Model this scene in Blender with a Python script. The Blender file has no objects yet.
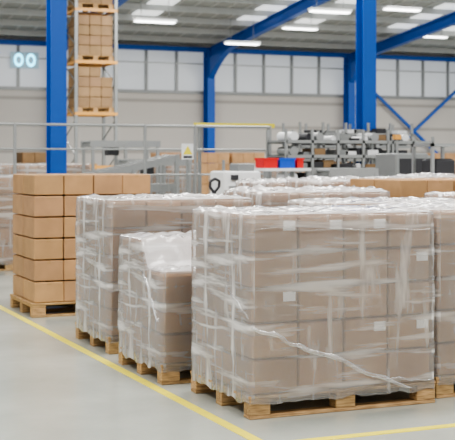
import bpy, math, random
from mathutils import Vector, noise, Matrix
random.seed(7)
YAW=math.radians(23.2); C=math.cos(YAW); S=math.sin(YAW); F=1190.0; HZ=160.0; CH=1.6
scene=bpy.context.scene
scene.view_settings.view_transform='AgX'
scene.view_settings.look='AgX - Medium High Contrast'
scene.view_settings.exposure=.5
def AB(px,Y):
    X=(px-227.5)/F*Y
    return X*C+Y*S, -X*S+Y*C
def ZP(py,Y): return CH-(py-HZ)*Y/F

# ---------------------------------------------------------------- materials
def mat(name):
    m=bpy.data.materials.new(name); m.use_nodes=True
    nt=m.node_tree; nt.nodes.clear()
    out=nt.nodes.new('ShaderNodeOutputMaterial')
    return m,nt,out
def simple(name,col,rough=.5,metal=0.,var=.08,scale=6.,spec=.5,bump=0.,emis=None,es=0):
    m,nt,out=mat(name); N=nt.nodes; L=nt.links
    p=N.new('ShaderNodeBsdfPrincipled'); L.new(p.outputs[0],out.inputs[0])
    p.inputs['Roughness'].default_value=rough; p.inputs['Metallic'].default_value=metal
    p.inputs['Specular IOR Level'].default_value=spec
    tc=N.new('ShaderNodeTexCoord'); n=N.new('ShaderNodeTexNoise'); n.inputs['Scale'].default_value=scale; n.inputs['Detail'].default_value=4
    L.new(tc.outputs['Object'],n.inputs['Vector'])
    mx=N.new('ShaderNodeMix'); mx.data_type='RGBA'
    mx.inputs[6].default_value=tuple(c*(1-var) for c in col)+(1,); mx.inputs[7].default_value=tuple(min(1,c*(1+var)) for c in col)+(1,)
    L.new(n.outputs['Fac'],mx.inputs[0]); L.new(mx.outputs[2],p.inputs['Base Color'])
    if bump:
        b=N.new('ShaderNodeBump'); b.inputs['Strength'].default_value=bump; b.inputs['Distance'].default_value=.01
        L.new(n.outputs['Fac'],b.inputs['Height']); L.new(b.outputs[0],p.inputs['Normal'])
    if emis:
        p.inputs['Emission Color'].default_value=emis+(1,); p.inputs['Emission Strength'].default_value=es
    return m
M={}
M['blue']=simple('blue_paint',(.006,.085,.4),.4,var=.05,spec=.35)
M['grey']=simple('grey_steel',(.24,.25,.25),.4,.3)
M['galv']=simple('galvanised',(.33,.34,.34),.35,.5,scale=20)
M['dark']=simple('dark_steel',(.03,.03,.035),.5)
M['orange']=simple('orange_beam',(.6,.3,.07),.45)
M['yellow']=simple('yellow_paint',(.75,.64,.04),.5,var=.14,scale=14)
M['white']=simple('white_panel',(.75,.76,.77),.4,var=.03)
M['red']=simple('red_plastic',(.6,.012,.012),.4)
M['bluep']=simple('blue_plastic',(.01,.08,.5),.4)
M['label']=simple('paper_label',(.95,.96,.98),.6,var=.03,scale=60)
M['tape']=simple('carton_tape',(.4,.25,.12),.25)
M['roof']=simple('roof_sheet',(.33,.34,.34),.6,var=.08)
M['purlin']=simple('purlin',(.45,.46,.46),.5)
M['lamp']=simple('lamp_tube',(1,1,1),.5,emis=(1,1,.98),es=4)
M['sky']=simple('skylight_sheet',(.9,.9,.9),.5,emis=(.95,.98,1),es=.6)
M['cyan']=simple('led_cyan',(.2,.8,1),.4,emis=(.15,.75,1),es=3.0)
M['panelglass']=simple('led_panel',(.25,.38,.45),.3,emis=(.4,.7,.85),es=.15)

def tinted(name,c0,c1,p0,p1,scale,rough,mapping=None,spec=.3):
    m,nt,out=mat(name); N=nt.nodes; L=nt.links
    p=N.new('ShaderNodeBsdfPrincipled'); L.new(p.outputs[0],out.inputs[0]); p.inputs['Roughness'].default_value=rough; p.inputs['Specular IOR Level'].default_value=spec
    a=N.new('ShaderNodeAttribute'); a.attribute_name='tint'
    tc=N.new('ShaderNodeTexCoord'); n=N.new('ShaderNodeTexNoise'); n.inputs['Scale'].default_value=scale; n.inputs['Detail'].default_value=5
    if mapping:
        mp=N.new('ShaderNodeMapping'); mp.inputs['Scale'].default_value=mapping
        L.new(tc.outputs['Object'],mp.inputs[0]); L.new(mp.outputs[0],n.inputs['Vector'])
    else: L.new(tc.outputs['Object'],n.inputs['Vector'])
    r=N.new('ShaderNodeValToRGB'); r.color_ramp.elements[0].color=c0+(1,); r.color_ramp.elements[1].color=c1+(1,)
    r.color_ramp.elements[0].position=p0; r.color_ramp.elements[1].position=p1
    L.new(n.outputs['Fac'],r.inputs[0])
    mx=N.new('ShaderNodeMix'); mx.data_type='RGBA'; mx.blend_type='MULTIPLY'; mx.inputs[0].default_value=1
    L.new(r.outputs[0],mx.inputs[6]); L.new(a.outputs['Color'],mx.inputs[7]); L.new(mx.outputs[2],p.inputs['Base Color'])
    return m
M['wood']=tinted('pallet_wood',(.2,.115,.05),(.56,.37,.18),.25,.7,3,.75,(3,14,30))
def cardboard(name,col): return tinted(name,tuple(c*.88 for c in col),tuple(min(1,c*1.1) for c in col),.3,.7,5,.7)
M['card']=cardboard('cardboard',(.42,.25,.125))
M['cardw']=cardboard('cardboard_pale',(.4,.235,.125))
M['cardd']=cardboard('cardboard_dark',(.25,.16,.085))  # darker brown cardboard for rack and background cartons

def film(name,lo,hi,col=(.87,.855,.83),bump=.3,v0=.5,v1=.8,side=False):
    m,nt,out=mat(name); N=nt.nodes; L=nt.links
    tc=N.new('ShaderNodeTexCoord')
    def streak(rot,scl,ns,dist):
        mp=N.new('ShaderNodeMapping'); mp.inputs['Rotation'].default_value=rot; mp.inputs['Scale'].default_value=scl
        n=N.new('ShaderNodeTexNoise'); n.inputs['Scale'].default_value=ns; n.inputs['Detail'].default_value=4; n.inputs['Distortion'].default_value=dist
        L.new(tc.outputs['Object'],mp.inputs[0]); L.new(mp.outputs[0],n.inputs['Vector']); return n
    n1=streak((0,.06,0),(.55,.55,6),2.6,.25)
    n2=streak((.75,-.2,0) if side else (.3,-.35,0),(5,5,.8),1.7,.35)
    mm=N.new('ShaderNodeMath'); mm.operation='MULTIPLY'; mm.inputs[1].default_value=1. if side else .93
    L.new(n2.outputs['Fac'],mm.inputs[0])
    mx=N.new('ShaderNodeMath'); mx.operation='SMOOTH_MAX'; mx.inputs[2].default_value=.08
    L.new(n1.outputs['Fac'],mx.inputs[0]); L.new(mm.outputs[0],mx.inputs[1])
    mr=N.new('ShaderNodeMapRange'); mr.interpolation_type='SMOOTHSTEP'; mr.inputs['From Min'].default_value=v0; mr.inputs['From Max'].default_value=v1
    mr.inputs['To Min'].default_value=lo; mr.inputs['To Max'].default_value=hi
    L.new(mx.outputs[0],mr.inputs['Value'])
    b=N.new('ShaderNodeBump'); b.inputs['Strength'].default_value=bump; b.inputs['Distance'].default_value=.012
    L.new(mx.outputs[0],b.inputs['Height'])
    d=N.new('ShaderNodeBsdfDiffuse'); d.inputs['Color'].default_value=col+(1,)
    tl=N.new('ShaderNodeBsdfTranslucent'); tl.inputs['Color'].default_value=col+(1,)
    m1=N.new('ShaderNodeMixShader'); m1.inputs[0].default_value=.3
    L.new(d.outputs[0],m1.inputs[1]); L.new(tl.outputs[0],m1.inputs[2])
    tr=N.new('ShaderNodeBsdfTransparent'); tr.inputs['Color'].default_value=(.98,.98,.98,1)
    m2=N.new('ShaderNodeMixShader'); L.new(mr.outputs[0],m2.inputs[0]); L.new(tr.outputs[0],m2.inputs[1]); L.new(m1.outputs[0],m2.inputs[2])
    g=N.new('ShaderNodeBsdfGlossy'); g.inputs['Roughness'].default_value=.14; g.inputs['Color'].default_value=(1,1,1,1)
    fr=N.new('ShaderNodeFresnel'); fr.inputs['IOR'].default_value=1.45
    L.new(b.outputs[0],g.inputs['Normal']); L.new(b.outputs[0],fr.inputs['Normal']); L.new(b.outputs[0],d.inputs['Normal'])
    m3=N.new('ShaderNodeMixShader'); L.new(fr.outputs[0],m3.inputs[0]); L.new(m2.outputs[0],m3.inputs[1]); L.new(g.outputs[0],m3.inputs[2])
    L.new(m3.outputs[0],out.inputs[0]); return m
M['film']=film('stretch_film',.2,.56,v0=.47,v1=.72,bump=.4)
M['films']=film('stretch_film_side',.26,.92,(.9,.89,.88),bump=.6,v0=.49,v1=.7,side=True)
M['filmtop']=film('stretch_film_top',.62,.97,(.93,.93,.94),bump=.5)  # whiter for the many film layers, with specular light painted into the colour
M['fold']=film('stretch_film_fold',.25,.8,(.93,.93,.94))

# ---------------------------------------------------------------- mesh builder
class MB:
    def __init__(s): s.v=[];s.f=[];s.m=[];s.t=[];s.mats=[];s.sm=[]
    def mi(s,k):
        if k not in s.mats: s.mats.append(k)
        return s.mats.index(k)
    def add(s,vs,fs,k,tint=(1,1,1),smooth=False):
        o=len(s.v); s.v+= [tuple(v) for v in vs]; i=s.mi(k)
        for f in fs: s.f.append(tuple(o+j for j in f)); s.m.append(i); s.t.append(tint); s.sm.append(smooth)
    def box(s,x0,x1,y0,y1,z0,z1,k,tint=None,rot=0,c=0):
        if tint is None: tint=(1,1,1)
        if c>0:
            pts=[(x0+c,y0),(x1-c,y0),(x1,y0+c),(x1,y1-c),(x1-c,y1),(x0+c,y1),(x0,y1-c),(x0,y0+c)]
            ptsi=[(min(max(x,x0+c*1.6),x1-c*1.6),min(max(y,y0+c*1.6),y1-c*1.6)) for x,y in pts]
            rings=[(ptsi,z0),(pts,z0+c),(pts,z1-c),(ptsi,z1)]
            vs=[(p[0],p[1],z) for r,z in rings for p in r]
            fs=[tuple(reversed(range(8)))]
            for r in range(3):
                for i in range(8): j=(i+1)%8; fs.append((r*8+i,r*8+j,r*8+8+j,r*8+8+i))
            fs.append(tuple(range(24,32)))
        else:
            vs=[(x0,y0,z0),(x1,y0,z0),(x1,y1,z0),(x0,y1,z0),(x0,y0,z1),(x1,y0,z1),(x1,y1,z1),(x0,y1,z1)]
            fs=[(3,2,1,0),(4,5,6,7),(0,1,5,4),(1,2,6,5),(2,3,7,6),(3,0,4,7)]
        if rot:
            cx,cy=(x0+x1)/2,(y0+y1)/2; cr,sr=math.cos(rot),math.sin(rot)
            vs=[(cx+(x-cx)*cr-(y-cy)*sr,cy+(x-cx)*sr+(y-cy)*cr,z) for x,y,z in vs]
        s.add(vs,fs,k,tint)
    def tube(s,p,q,r,k,n=10,smooth=True):
        p=Vector(p);q=Vector(q);d=(q-p).normalized(); a=d.orthogonal().normalized(); b=d.cross(a)
        vs=[];
        for e in (p,q):
            for i in range(n):
                t=2*math.pi*i/n; vs.append(e+a*r*math.cos(t)+b*r*math.sin(t))
        fs=[(i,(i+1)%n,n+(i+1)%n,n+i) for i in range(n)]
        s.add(vs,fs,k,smooth=smooth); s.add(vs[:n],[tuple(reversed(range(n)))],k); s.add(vs[n:],[tuple(range(n))],k)
    def bar(s,p,q,w,h,k,up=(0,0,1)):
        p=Vector(p);q=Vector(q);d=(q-p).normalized(); u=Vector(up)
        a=d.cross(u)
        if a.length<1e-4: a=d.orthogonal()
        a.normalize(); b=a.cross(d).normalized()
        vs=[e+a*w/2*i+b*h/2*j for e in (p,q) for i,j in((-1,-1),(1,-1),(1,1),(-1,1))]
        s.add(vs,[(3,2,1,0),(4,5,6,7),(0,1,5,4),(1,2,6,5),(2,3,7,6),(3,0,4,7)],k)
    def obj(s,name,loc=(0,0,0),parent=None,rz=0):
        me=bpy.data.meshes.new(name); me.from_pydata(s.v,[],s.f); me.update()
        for k in s.mats: me.materials.append(M[k])
        for i,p in enumerate(me.polygons): p.material_index=s.m[i]; p.use_smooth=s.sm[i]
        at=me.attributes.new('tint','FLOAT_COLOR','FACE')
        for i,t in enumerate(s.t): at.data[i].color=(t[0],t[1],t[2],1)
        o=bpy.data.objects.new(name,me); scene.collection.objects.link(o); o.location=loc; o.rotation_euler[2]=rz
        if parent: o.parent=parent
        return o
def empty(name,loc=(0,0,0),rz=0):
    o=bpy.data.objects.new(name,None); scene.collection.objects.link(o); o.location=loc; o.rotation_euler[2]=rz; o.empty_display_size=.2
    return o
def tint(v=.1):
    g=1+random.uniform(-v,v); return (g,g*random.uniform(.98,1.02),g*random.uniform(.95,1.04))

# ---------------------------------------------------------------- pallet and loads
PH=.144
def pallet(w,d,parent):
    m=MB()
    for i in range(3):
        yc=.05+(d-.1)*i/2
        m.box(0,w,yc-.05,yc+.05,0,.022,'wood',tint(.15),c=.003)
        for j in range(3):
            xc=.07+(w-.14)*j/2
            m.box(xc-.07,xc+.07,yc-.048,yc+.048,.022,.1,'wood',tint(.2),c=.004)
    for j in range(3):
        xc=.07+(w-.14)*j/2
        m.box(xc-.07,xc+.07,0,d,.1,.122,'wood',tint(.15),c=.003)
    n=7
    for i in range(n):
        yc=.06+(d-.12)*i/(n-1); hw=.06 if i%2==0 else .05
        m.box(-.004,w+.004,yc-hw,yc+hw,.122,PH,'wood',tint(.15),c=.003)
    return m.obj('pallet',parent=parent)

def cartons(w,d,hf,nx,ny,rh,parent,k='card',z0=PH,inset=.02,labels=(),tape=True,jit=.003,name='cartons',gap=.004):
    m=MB(); bw=(w-2*inset)/nx; bd=(d-2*inset)/ny
    for ix in range(nx):
        for iy in range(ny):
            for r in range(hf(ix,iy)):
                jx=random.uniform(-jit,jit); jy=random.uniform(-jit,jit); g=gap
                x0=inset+ix*bw+g+jx; x1=inset+(ix+1)*bw-g+jx; y0=inset+iy*bd+g+jy; y1=inset+(iy+1)*bd-g+jy
                za=z0+r*rh+.002; zb=z0+(r+1)*rh-.008
                m.box(x0,x1,y0,y1,za,zb,k,tint(.11),c=.008)
                if tape:
                    xc=(x0+x1)/2
                    m.box(xc-.024,xc+.024,y0+.008,y1-.008,zb-.001,zb+.0012,'tape')
                    if iy==0: m.box(xc-.02,xc+.02,y0-.0015,y0+.002,zb-.03,zb-.008,'tape')
                if (ix,r) in labels and iy==0:
                    m.box(x1-.1,x1-.015,y0-.003,y0+.001,zb-.085,zb-.025,'label')
    return m.obj(name,parent=parent)

def filmshell(w,d,hfun,parent,z0=.09,off=.012,wr=1.,folds=()):
    m=MB(); seed=random.uniform(0,100); r=.035
    per=[];sd=[]
    def seg(p,q,n,s_):
        for i in range(n): t=i/n; per.append((p[0]+(q[0]-p[0])*t,p[1]+(q[1]-p[1])*t)); sd.append(s_)
    def arc(cx,cy,a0):
        for i in range(3): a=a0+math.pi/2*i/3; per.append((cx+r*math.cos(a),cy+r*math.sin(a))); sd.append(1)
    x0,x1,y0,y1=-off+.01,w+off-.01,-off+.01,d+off-.01
    nn=36
    seg((x0+r,y0),(x1-r,y0),nn,0); arc(x1-r,y0+r,-math.pi/2)
    seg((x1,y0+r),(x1,y1-r),nn,1); arc(x1-r,y1-r,0)
    seg((x1-r,y1),(x0+r,y1),nn,0); arc(x0+r,y1-r,math.pi/2)
    seg((x0,y1-r),(x0,y0+r),nn,1); arc(x0+r,y0+r,math.pi)
    P=len(per); cx,cy=w/2,d/2; vs=[]; fs=[]
    NR=30
    for k in range(NR+1):
        t=k/NR
        for (x,y),s_ in zip(per,sd):
            h=hfun(x,y)+.008; z=z0+(h-z0)*t
            dx,dy=x-cx,y-cy; l=math.hypot(dx,dy)
            amp=1. if s_ else .6
            nv=noise.noise(Vector((x*4+seed,y*4+z*3,z*3)))*.010+noise.noise(Vector((x*14+z*7,y*14+seed-z*9,z*3+x*6)))*.007
            nv=abs(nv)*amp+.001 if t<1 else 0
            if t<.12: nv+=(.12-t)*.06*(noise.noise(Vector((x*20,y*20+seed,3))))
            tp=.004 if .93<t else 0
            f=(max(nv,-.006)*wr-tp)/l
            if t==0: z+=noise.noise(Vector((x*9+seed,y*9,0)))*.03
            vs.append((x+dx*f,y+dy*f,z))
    for k in range(NR):
        for i in range(P): j=(i+1)%P; fs.append((k*P+i,k*P+j,(k+1)*P+j,(k+1)*P+i))
    fs2=[]; NC=14; base=NR*P
    for k in range(1,NC+1):
        sc=1-k/(NC+.3)
        for (x,y) in per:
            X=cx+(x-cx)*sc; Y=cy+(y-cy)*sc
            z=hfun(X,Y)+.01+abs(noise.noise(Vector((X*7+seed,Y*7,1))))*.03*wr+abs(noise.noise(Vector((X*20+seed,Y*20,5))))*.012*wr
            vs.append((X,Y,z))
    for k in range(NC):
        for i in range(P): j=(i+1)%P; a=base+k*P; fs2.append((a+i,a+j,a+P+j,a+P+i))
    last=base+NC*P; fs2.append(tuple(last+i for i in range(P)))
    m.add(vs,fs,'film',smooth=True)
    i3=m.mi('films')
    for q in range(len(fs)):
        if sd[q%P]: m.m[q]=i3
    i2=m.mi('filmtop')
    for f in fs2: m.f.append(f); m.m.append(i2); m.t.append((1,1,1)); m.sm.append(True)
    for face,a,b,wd in folds:
        n=26; rv=[]
        for i in range(n+1):
            t=i/n; sx=a[0]+(b[0]-a[0])*t; z=a[1]+(b[1]-a[1])*t+noise.noise(Vector((t*4,seed,wd*50)))*.03
            ww=wd*(.5+1.1*abs(noise.noise(Vector((t*7+seed,2,wd)))))*min(1,.2+6*t*(1-t))
            for q,o_ in ((-1,.002),(0,.014),(1,.002)):
                e=.0105+o_
                if face=='f': rv.append((sx,-e+.004,z+q*ww))
                else: rv.append((-e+.004,sx,z+q*ww))
        rf=[]
        for i in range(n):
            for q in range(2): rf.append((i*3+q,i*3+q+1,i*3+4+q,i*3+3+q))
        m.add(rv,rf,'fold',smooth=True)
    return m.obj('stretch_film',parent=parent)

def load(name,a,b,w,d,rows,rh,nx,ny,wrapped=True,k='cardw',labels=(),folds=(),hf=None,hfun=None,wr=1.,rz=0,tape=True):
    e=empty(name,(a,b,0),rz); pallet(w,d,e)
    hf=hf or (lambda ix,iy:rows)
    cartons(w,d,hf,nx,ny,rh,e,k,labels=labels,tape=tape and not wrapped,gap=.006 if wrapped else .004)
    if wrapped:
        filmshell(w,d,hfun or (lambda x,y:PH+rows*rh),e,wr=wr,folds=folds)
    return e

WR='wrapped_pallet_of_boxes'
load(WR,3.01,6.67,1.34,1.0,5,.2215,4,3,labels={(0,4),(1,4),(2,4),(0,2),(2,1),(3,3),(3,1)},
  folds=(('f',(.0,.57),(.45,.40),.02),('f',(.3,.45),(1.15,.115),.022),('f',(.85,.2),(1.3,.16),.008),('f',(.02,1.17),(1.3,1.15),.003),
         ('s',(0,.62),(.35,.8),.006)))
def h3(x,y):
    t=min(1,max(0,(y-.27)/.2)); t=t*t*(3-2*t)
    return .795+.205*t
load(WR,2.9,7.95,1.2,1.0,4,.212,4,2,hf=lambda ix,iy:3 if iy==0 else 4,hfun=h3,wr=1.5,
  folds=(('s',(.4,.8),(.05,.45),.012),('s',(.1,.5),(.8,.3),.008)))
load(WR,2.96,9.38,1.3,1.0,5,.223,4,3,wr=1.2,
  folds=(('s',(.05,.9),(.7,.6),.009),('f',(0,.5),(.8,.9),.007)))
load('pallet_of_cartons',2.93,11.85,1.3,1.0,6,.219,4,2,wrapped=False,k='card')
load(WR,4.43,6.78,1.25,1.0,5,.222,4,3,labels={(0,4),(0,2)})
load(WR,4.42,8.05,1.25,1.0,5,.222,4,3)
load(WR,4.42,9.42,1.25,1.0,5,.232,4,3,wr=2)
load('pallet_of_cartons',4.42,10.8,1.25,1.0,5,.2,4,2,wrapped=False)
load(WR,4.42,12.2,1.25,1.0,4,.235,4,2,wr=2)
load('pallet_of_cartons',5.8,9.5,1.25,1.0,5,.256,4,2,wrapped=False,k='card')
load(WR,5.8,10.9,1.25,1.0,5,.245,4,3,wr=2)
load(WR,5.8,8.1,1.25,1.0,5,.23,4,3)
load(WR,5.8,12.3,1.25,1.0,5,.238,4,3,wr=2)
load(WR,7.2,11.0,1.25,1.0,5,.252,4,3,wr=2)
a,b=AB(-28,17); load(WR,a,b,1.1,.9,5,.24,3,2)

# ---------------------------------------------------------------- room shell
WB=41.7; A0,A1=-14,44; B0=-7
def plane(name,vs,k):
    m=MB(); m.add(vs,[(0,1,2,3)],k); return m.obj(name)
def floormat():
    m,nt,out=mat('polished_concrete'); N=nt.nodes; L=nt.links
    p=N.new('ShaderNodeBsdfPrincipled'); L.new(p.outputs[0],out.inputs[0])
    tc=N.new('ShaderNodeTexCoord')
    n=N.new('ShaderNodeTexNoise'); n.inputs['Scale'].default_value=.9; n.inputs['Detail'].default_value=8; n.inputs['Roughness'].default_value=.6
    n2=N.new('ShaderNodeTexNoise'); n2.inputs['Scale'].default_value=40; n2.inputs['Detail'].default_value=3
    L.new(tc.outputs['Object'],n.inputs['Vector']); L.new(tc.outputs['Object'],n2.inputs['Vector'])
    r=N.new('ShaderNodeValToRGB'); r.color_ramp.elements[0].position=.3; r.color_ramp.elements[1].position=.72
    r.color_ramp.elements[0].color=(.37,.39,.35,1); r.color_ramp.elements[1].color=(.46,.48,.435,1)
    L.new(n.outputs['Fac'],r.inputs[0])
    mx=N.new('ShaderNodeMix'); mx.data_type='RGBA'; mx.blend_type='MULTIPLY'; mx.inputs[0].default_value=.12
    L.new(r.outputs[0],mx.inputs[6]); L.new(n2.outputs['Color'],mx.inputs[7]); L.new(mx.outputs[2],p.inputs['Base Color'])
    mr=N.new('ShaderNodeMapRange'); mr.inputs['To Min'].default_value=.1; mr.inputs['To Max'].default_value=.3
    L.new(n.outputs['Fac'],mr.inputs['Value']); L.new(mr.outputs[0],p.inputs['Roughness'])
    p.inputs['Specular IOR Level'].default_value=.7
    return m
M['floor']=floormat()
plane('floor',[(A0,B0,0),(A1,B0,0),(A1,WB+.2,0),(A0,WB+.2,0)],'floor')
m=MB(); m.box(2.79,2.86,2,30,.0,.003,'yellow'); m.obj('floor_line_yellow')
m=MB(); m.box(2.86,12,6.02,6.09,.0,.003,'yellow'); m.obj('floor_line_yellow')

def wallmat():
    m,nt,out=mat('wall_cladding'); N=nt.nodes; L=nt.links
    p=N.new('ShaderNodeBsdfPrincipled'); L.new(p.outputs[0],out.inputs[0]); p.inputs['Roughness'].default_value=.6
    tc=N.new('ShaderNodeTexCoord'); w=N.new('ShaderNodeTexWave'); w.bands_direction='Z'; w.inputs['Scale'].default_value=.33; w.inputs['Distortion'].default_value=.02
    L.new(tc.outputs['Object'],w.inputs['Vector'])
    r=N.new('ShaderNodeValToRGB'); r.color_ramp.elements[0].color=(.33,.31,.285,1); r.color_ramp.elements[1].color=(.51,.485,.45,1); r.color_ramp.elements[1].position=.08
    L.new(w.outputs['Fac'],r.inputs[0]); L.new(r.outputs[0],p.inputs['Base Color'])
    return m
M['wall']=wallmat()
M['glass']=simple('polycarbonate',(.44,.46,.48),.3,var=.12,scale=.6,emis=(.85,.9,.95),es=.2)
SL=.114; EZ=5.85
def CZ(b): return EZ+SL*(WB-b)
m=MB(); m.box(A0,A1,WB,WB+.2,0,4.17,'wall'); m.box(A0,A1,WB,WB+.2,5.68,EZ+.3,'wall'); m.obj('wall_back')
m=MB(); m.box(A0,A1,WB+.05,WB+.09,4.17,5.68,'glass'); m.obj('window_1')
m=MB()
for n in range(47):
    x=-13+n*1.2
    if n%5: m.box(x-.05,x+.05,WB-.03,WB+.06,4.17,5.68,'grey')
m.box(A0,A1,WB-.05,WB+.05,4.08,4.2,'grey'); m.box(A0,A1,WB-.04,WB+.05,5.2,5.24,'galv')
m.obj('trim_1')
m=MB(); m.box(A0,A1,WB-.32,WB-.05,5.66,5.82,'blue'); m.obj('trim_2')

m=MB()
def roofq(x0,x1,b0,b1,k,dz=0,th=.08):
    m.add([(x0,b0,CZ(b0)+dz),(x1,b0,CZ(b0)+dz),(x1,b1,CZ(b1)+dz),(x0,b1,CZ(b1)+dz),(x0,b0,CZ(b0)+dz+th),(x1,b0,CZ(b0)+dz+th),(x1,b1,CZ(b1)+dz+th),(x0,b1,CZ(b1)+dz+th)],
      [(3,2,1,0),(4,5,6,7),(0,1,5,4),(1,2,6,5),(2,3,7,6),(3,0,4,7)],k)
roofq(A0,A1,B0,WB+.3,'roof',.12)
bb=WB-1.2
while bb>B0:
    m.bar((A0,bb,CZ(bb)),(A1,bb,CZ(bb)),.06,.2,'purlin'); bb-=1.5
for xx in [A0+i*.6 for i in range(int((A1-A0)/.6))]:
    roofq(xx,xx+.08,18,WB,'purlin',.09,.04)
for x0,x1 in [(x+dx,x+dx+.9) for x in (-9,-3,3,9,15,21,27,33) for dx in (1.4,3.6)]:
    roofq(x0,x1,31.2,37.6,'sky',.08,.02); roofq(x0,x1,22,29,'sky',.08,.02); roofq(x0,x1,2,19,'sky',.08,.02)
m.obj('ceiling')

def hcol(m,x,y,z0,z1,w,d,t=.025,k='blue'):
    m.box(x-w/2,x+w/2,y,y+t,z0,z1,k); m.box(x-w/2,x+w/2,y+d-t,y+d,z0,z1,k); m.box(x-t/2,x+t/2,y+t,y+d-t,z0,z1,k)
    m.box(x-w/2-.08,x+w/2+.08,y-.08,y+d+.08,z0,z0+.03,k)
for fa in (-1,5,11,17,23,29,35):
    m=MB(); hcol(m,fa,WB-.5,0,5.75,.3,.42)
    b0=WB-.1; b1=4.0
    def beamq(bs,bt,top,bot0,bot1,hw,k='blue'):
        vs=[(fa+q*hw,b_,CZ(b_)+z) for b_,zb in ((bs,bot0),(bt,bot1)) for q,z in ((-1,zb),(1,zb),(1,top),(-1,top))]
        m.add(vs,[(3,2,1,0),(4,5,6,7),(0,1,5,4),(1,2,6,5),(2,3,7,6),(3,0,4,7)],k)
    beamq(b0,b1,-.12,-.145,-.145,.11); beamq(b0,b1,-.145,-.5,-.5,.012); beamq(b0,b1,-.47,-.5,-.5,.11)
    prev=None
    for i in range(7):
        t=i/6; bq=WB-.5-2.2*t; dz=-.5-.75*(1-t)**2
        if prev: beamq(prev[0],bq,-.5,prev[1],dz,.11)
        prev=(bq,dz)
    m.obj('portal_frame')
for px,Y in ((56.5,20.5),(366,22.9)):
    a,b=AB(px,Y); m=MB(); hcol(m,a,b-.15,0,CZ(b)-.12,.28,.3); m.obj('steel_column')
m=MB(); m.bar((23.1,WB-.2,5.2),(28.9,WB-.2,.4),.1,.1,'blue'); m.bar((23.1,WB-.32,.4),(28.9,WB-.32,5.2),.1,.1,'blue'); m.obj('cross_brace')
def lamp(px,py,Y,L=1.25):
    a,b=AB(px,Y); z=ZP(py,Y); z=min(z,CZ(b)-.25)
    m=MB(); m.box(-L/2,L/2,-.14,.14,.02,.09,'white'); m.box(-L/2+.04,L/2-.04,-.11,-.03,-.02,.02,'lamp'); m.box(-L/2+.04,L/2-.04,.03,.11,-.02,.02,'lamp')
    m.tube((-L/3,0,.09),(-L/3,0,CZ(b)-.1-z),.01,'grey',6); m.tube((L/3,0,.09),(L/3,0,CZ(b)-.1-z),.01,'grey',6)
    m.obj('ceiling_lamp',(a,b,z))
for px,py,Y in ((155,22,34),(242,44,40),(330,12,33),(300,29,39),(402,10,36),(432,37,43)): lamp(px,py,Y)

# ---------------------------------------------------------------- racking
a,b=AB(76,32); e=empty('pallet_rack',(a,b,0)); m=MB(); RW=1.12; RD=1.1; RT=6.6
for x in (0,RW):
    for y in (0,RD): m.box(x-.04,x+.04,y-.04,y+.04,0,RT,'grey')
    z=.2;q=0
    while z<RT-.5:
        m.bar((x,0 if q%2 else RD,z),(x,RD if q%2 else 0,z+.5),.03,.03,'grey'); z+=.5;q+=1
for z in (1.45,2.89,4.29,5.7):
    for y in (-.02,RD+.02): m.box(-.04,RW+.04,y-.025,y+.025,z-.08,z,'orange')
    for x in (.02,RW-.02): m.box(x-.025,x+.025,0,RD,z-.08,z-.02,'orange')
m.obj('frame',parent=e)
for z in (2.89,4.29,5.7):
    m2=pallet(RW-.1,RD-.06,e); m2.location=(.05,.03,z)
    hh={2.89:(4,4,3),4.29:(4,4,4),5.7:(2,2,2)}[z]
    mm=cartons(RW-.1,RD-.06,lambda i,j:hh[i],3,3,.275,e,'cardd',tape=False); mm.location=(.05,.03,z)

# ---------------------------------------------------------------- safety fence
FB=19.0; m=MB()
posts=[1.8,4.41,6.63,7.54,8.96]
for x in posts:
    m.tube((x,FB,0),(x,FB,2.2),.028,'galv'); m.box(x-.1,x+.1,FB-.1,FB+.1,0,.015,'galv')
for z in (2.18,1.78,1.35,.7): m.tube((posts[0],FB,z),(posts[-1],FB,z),.016 if z<2 else .022,'galv')
x=posts[0]
while x<posts[-1]: m.tube((x,FB,.7),(x,FB,1.35),.008,'galv',6); x+=.15
m.obj('safety_fence')
m=MB(); m.tube((8.1,20.2,0),(8.1,20.2,2.22),.035,'grey'); m.tube((9.5,20.2,0),(9.5,20.2,2.22),.035,'grey'); m.box(8.0,9.6,20.15,20.25,2.2,2.28,'yellow'); m.obj('height_limit_barrier')
a,b=AB(187.5,19.6); m=MB(); m.box(-.1,.1,-.01,.01,-.13,.13,'white'); m.add([(-.085,-.012,-.05),(.085,-.012,-.05),(0,-.012,.1)],[(0,1,2)],'yellow'); m.box(-.08,.08,-.012,-.011,-.11,-.07,'dark'); m.tube((0,.02,-1.74),(0,.02,.13),.02,'grey'); m.obj('warning_sign',(a,b,1.74))

a,b=AB(25,42.13); b=WB-.12; z=ZP(60,42.13); m=MB()
m.box(-.5,.5,0,.06,-.28,.28,'panelglass')
for cx in (-.22,.22):
    n=24; R1,R2=.19,.115; vs=[];fs=[]
    for i in range(n):
        t=2*math.pi*i/n
        for r_,y_ in ((R1,-.01),(R2,-.01),(R2,.0),(R1,.0)): vs.append((cx+r_*math.cos(t)*.85,y_-.01,r_*math.sin(t)*1.2))
    for i in range(n):
        j=(i+1)%n
        for q in range(4): fs.append((i*4+q,j*4+q,j*4+(q+1)%4,i*4+(q+1)%4))
    m.add(vs,fs,'cyan')
m.obj('led_display',(a,b,z))

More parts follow.
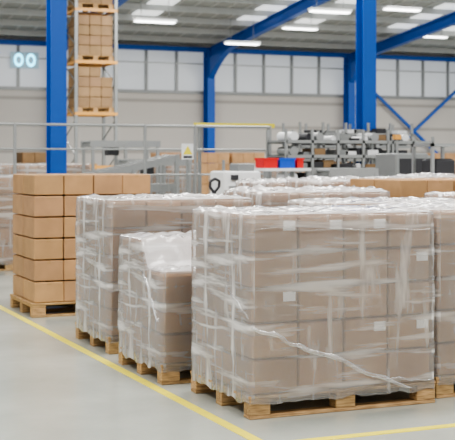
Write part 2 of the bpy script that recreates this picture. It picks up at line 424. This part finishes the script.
# ---------------------------------------------------------------- conveyors / machines
def conveyor(name,a,b,L,z,w=.7,inc=0,rz=0):
    m=MB()
    for y in (0,w): m.bar((0,y,z),(L,y,z+inc),.04,.14,'galv')
    n=int(L/.14)
    for i in range(n):
        t=(i+.5)/n; m.tube((L*t,.02,z+inc*t+.04),(L*t,w-.02,z+inc*t+.04),.03,'grey',8)
    for t in (.04,.5,.96):
        for y in (0,w): m.bar((L*t,y,0),(L*t,y,z+inc*t),.06,.06,'galv',(1,0,0))
        m.bar((L*t,0,z*.4),(L*t,w,z*.4),.04,.04,'galv')
    m.box(L*.3,L*.45,w*.3,w*.7,z-.25,z-.08,'dark')
    return m.obj(name,(a,b,0),rz=rz)
a,b=AB(86,22.5); conveyor('roller_conveyor',a,b,1.9,1.25,inc=.4)
a,b=AB(90,25.5); conveyor('roller_conveyor',a,b,1.6,1.95)
a,b=AB(128,24.2); conveyor('roller_conveyor',a,b,1.4,1.55)
a,b=AB(112,20.9); conveyor('roller_conveyor',a,b,1.2,1.1)
def shelfmachine(name,a,b,W,D,zs,H,ps=4):
    m=MB()
    for i in range(ps):
        x=W*i/(ps-1)
        for y in (0,D): m.box(x-.02,x+.02,y-.02,y+.02,0,H,'galv')
    for q,z in enumerate(zs):
        m.box(0,W,-.02,.02,z-.025,z+.025,'galv'); m.box(0,W,D-.02,D+.02,z-.03,z+.03,'galv'); m.box(0,W,0,D,z-.01,z+.01,'grey')
        x=.1
        while x<W-.25:
            r=random.uniform(.04,.08); h=random.random()
            if h<.4: m.tube((x+r,0.05,z+r+.01),(x+r,D*.8,z+r+.01),r,random.choice(['white','galv','grey','dark']),12)
            elif h<.85: m.box(x,x+.2,.05,D*.7,z+.011,z+random.uniform(.06,.16),random.choice(['white','grey','dark','cardd','dark']))
            x+=2*r+random.uniform(.04,.14)
    return m.obj(name,(a,b,0))
a,b=AB(286,19.2); shelfmachine('storage_shelving',a,b,1.9,.7,(.5,.95,1.25,1.45,1.66,1.9),2.1,5)
a,b=AB(300,21.9); shelfmachine('storage_shelving',a,b,2.4,.7,(.6,1.2,1.6,1.85,2.08),2.3,6)
a,b=AB(372,20); shelfmachine('storage_shelving',a,b,1.2,.6,(.6,1.1,1.4,1.65,1.9),2.0,4)
a,b=AB(330,15.2); conveyor('roller_conveyor',a,b,.7,1.42,w=.5)
m=MB(); m.box(0,.55,0,.6,.1,1.7,'grey',c=.02); m.box(.06,.49,-.01,.0,1.15,1.62,'dark'); m.box(.1,.3,-.03,-.01,.8,.95,'white'); m.box(.03,.52,.03,.57,0,.1,'dark'); m.tube((.2,.3,1.7),(.2,.3,1.9),.02,'grey'); m.box(.15,.25,.26,.34,1.9,1.97,'orange')
a,b=AB(396,17); m.obj('packing_machine',(a,b,0))
m=MB()
for x in (.02,.48):
    for y in (.02,.48): m.box(x-.02,x+.02,y-.02,y+.02,0,1.82,'galv')
m.box(0,.5,0,.5,1.78,1.82,'galv'); m.box(.04,.46,.04,.46,.1,1.3,'galv',c=.02); m.box(.08,.42,.06,.4,1.3,1.62,'dark',c=.03); m.box(.1,.3,0.02,.04,.9,1.2,'white')
a,b=AB(432,15.7); m.obj('control_cabinet',(a,b,0))
def crate(name,a,b,z,k,w=.32):
    m=MB(); d=.3;h=.15;t=.015
    m.box(0,w,0,d,0,t,k)
    m.box(0,w,0,t,t,h,k); m.box(0,w,d-t,d,t,h,k); m.box(0,t,t,d-t,t,h,k); m.box(w-t,w,t,d-t,t,h,k)
    m.box(-.012,w+.012,-.012,t,h-.03,h,k); m.box(-.012,w+.012,d-t,d+.012,h-.03,h,k)
    return m.obj(name,(a,b,z))
a,b=AB(265,17.2); m=MB(); m.box(0,.75,0,.6,1.44,1.48,'white')
for x in (.03,.72):
    for y in (.03,.57): m.box(x-.025,x+.025,y-.025,y+.025,0,1.44,'grey')
m.box(0,.75,.05,.55,.4,.43,'grey'); m.obj('packing_bench',(a,b,0))
crate('plastic_crate_red',a+.03,b+.1,1.48,'red',.22); crate('plastic_crate_blue',a+.29,b+.1,1.48,'bluep',.24)
crate('plastic_crate_red',a+.58,b+.12,1.48,'red',.1)
a,b=AB(224,16); m=MB(); m.box(0,.55,0,.5,.08,1.45,'white',c=.02); m.box(.04,.51,.02,.48,0,.08,'dark'); m.box(.07,.48,-.012,0,.85,1.25,'grey'); m.box(.1,.2,-.03,0,1.33,1.4,'dark'); m.tube((.1,.25,1.45),(.1,.25,1.6),.02,'grey'); m.box(.25,.5,.1,.4,1.45,1.55,'grey',c=.01); m.obj('machine_cabinet',(a,b,0))
a,b=AB(208,14.8); e=empty('hand_pallet_truck',(a,b,0)); m=MB()
for x in (-.2,.2): m.box(x-.08,x+.08,.1,1.2,.06,.12,'orange'); m.tube((x-.05,1.1,.04),(x+.05,1.1,.04),.04,'dark')
m.box(-.28,.28,-.05,.15,.08,.35,'orange'); m.tube((-.06,-.02,.09),(.06,-.02,.09),.09,'dark',16)
m.tube((0,-.02,.3),(0,-.2,1.2),.025,'dark')
pts=[(0,-.2,1.2),(-.06,-.21,1.27),(-.06,-.225,1.34),(0,-.235,1.37),(.06,-.225,1.34),(.06,-.21,1.27),(0,-.2,1.2)]
for p,q in zip(pts,pts[1:]): m.tube(p,q,.018,'dark')
m.obj('body',parent=e)

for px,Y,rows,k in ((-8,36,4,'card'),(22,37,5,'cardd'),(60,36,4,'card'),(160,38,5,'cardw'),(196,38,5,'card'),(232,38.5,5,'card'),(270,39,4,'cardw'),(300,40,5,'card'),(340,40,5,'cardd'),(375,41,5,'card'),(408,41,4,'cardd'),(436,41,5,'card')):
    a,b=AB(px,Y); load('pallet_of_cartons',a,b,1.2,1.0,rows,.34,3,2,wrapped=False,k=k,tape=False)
for px,Y in ((150,27),(0,24),(255,26),(40,27)):
    a,b=AB(px,Y); load(WR,a,b,1.2,1.0,5,.27,3,2)

# ---------------------------------------------------------------- lights, world, camera
w=bpy.data.worlds.new('world'); scene.world=w; w.use_nodes=True
w.node_tree.nodes['Background'].inputs[0].default_value=(1,.985,.965,1); w.node_tree.nodes['Background'].inputs[1].default_value=.75
def area(x,y,z,sx,sy,p,col=(1,.975,.935)):
    l=bpy.data.lights.new('bay_light','AREA'); l.shape='RECTANGLE'; l.size=sx; l.size_y=sy; l.energy=p; l.color=col
    o=bpy.data.objects.new('bay_light',l); scene.collection.objects.link(o); o.location=(x,y,z)
for x in (-3,4,11):
    for y in (1,9): area(x,y,CZ(y)-1.0,3,3,400)
for x in (3,11,19,27):
    for y in (20,28): area(x,y,CZ(y)-.7,3,2,380)
for x in (11,19,27): area(x,35.5,CZ(35.5)-.5,3,.3,220)
cam=bpy.data.cameras.new('camera'); co=bpy.data.objects.new('camera',cam); scene.collection.objects.link(co); scene.camera=co
co.location=(0,0,CH); co.rotation_euler=(math.pi/2,0,-YAW)
cam.sensor_width=36; cam.lens=F/455*36; cam.shift_y=-60/455; cam.clip_end=200
cam.dof.use_dof=True; cam.dof.focus_distance=7.9; cam.dof.aperture_fstop=5.0
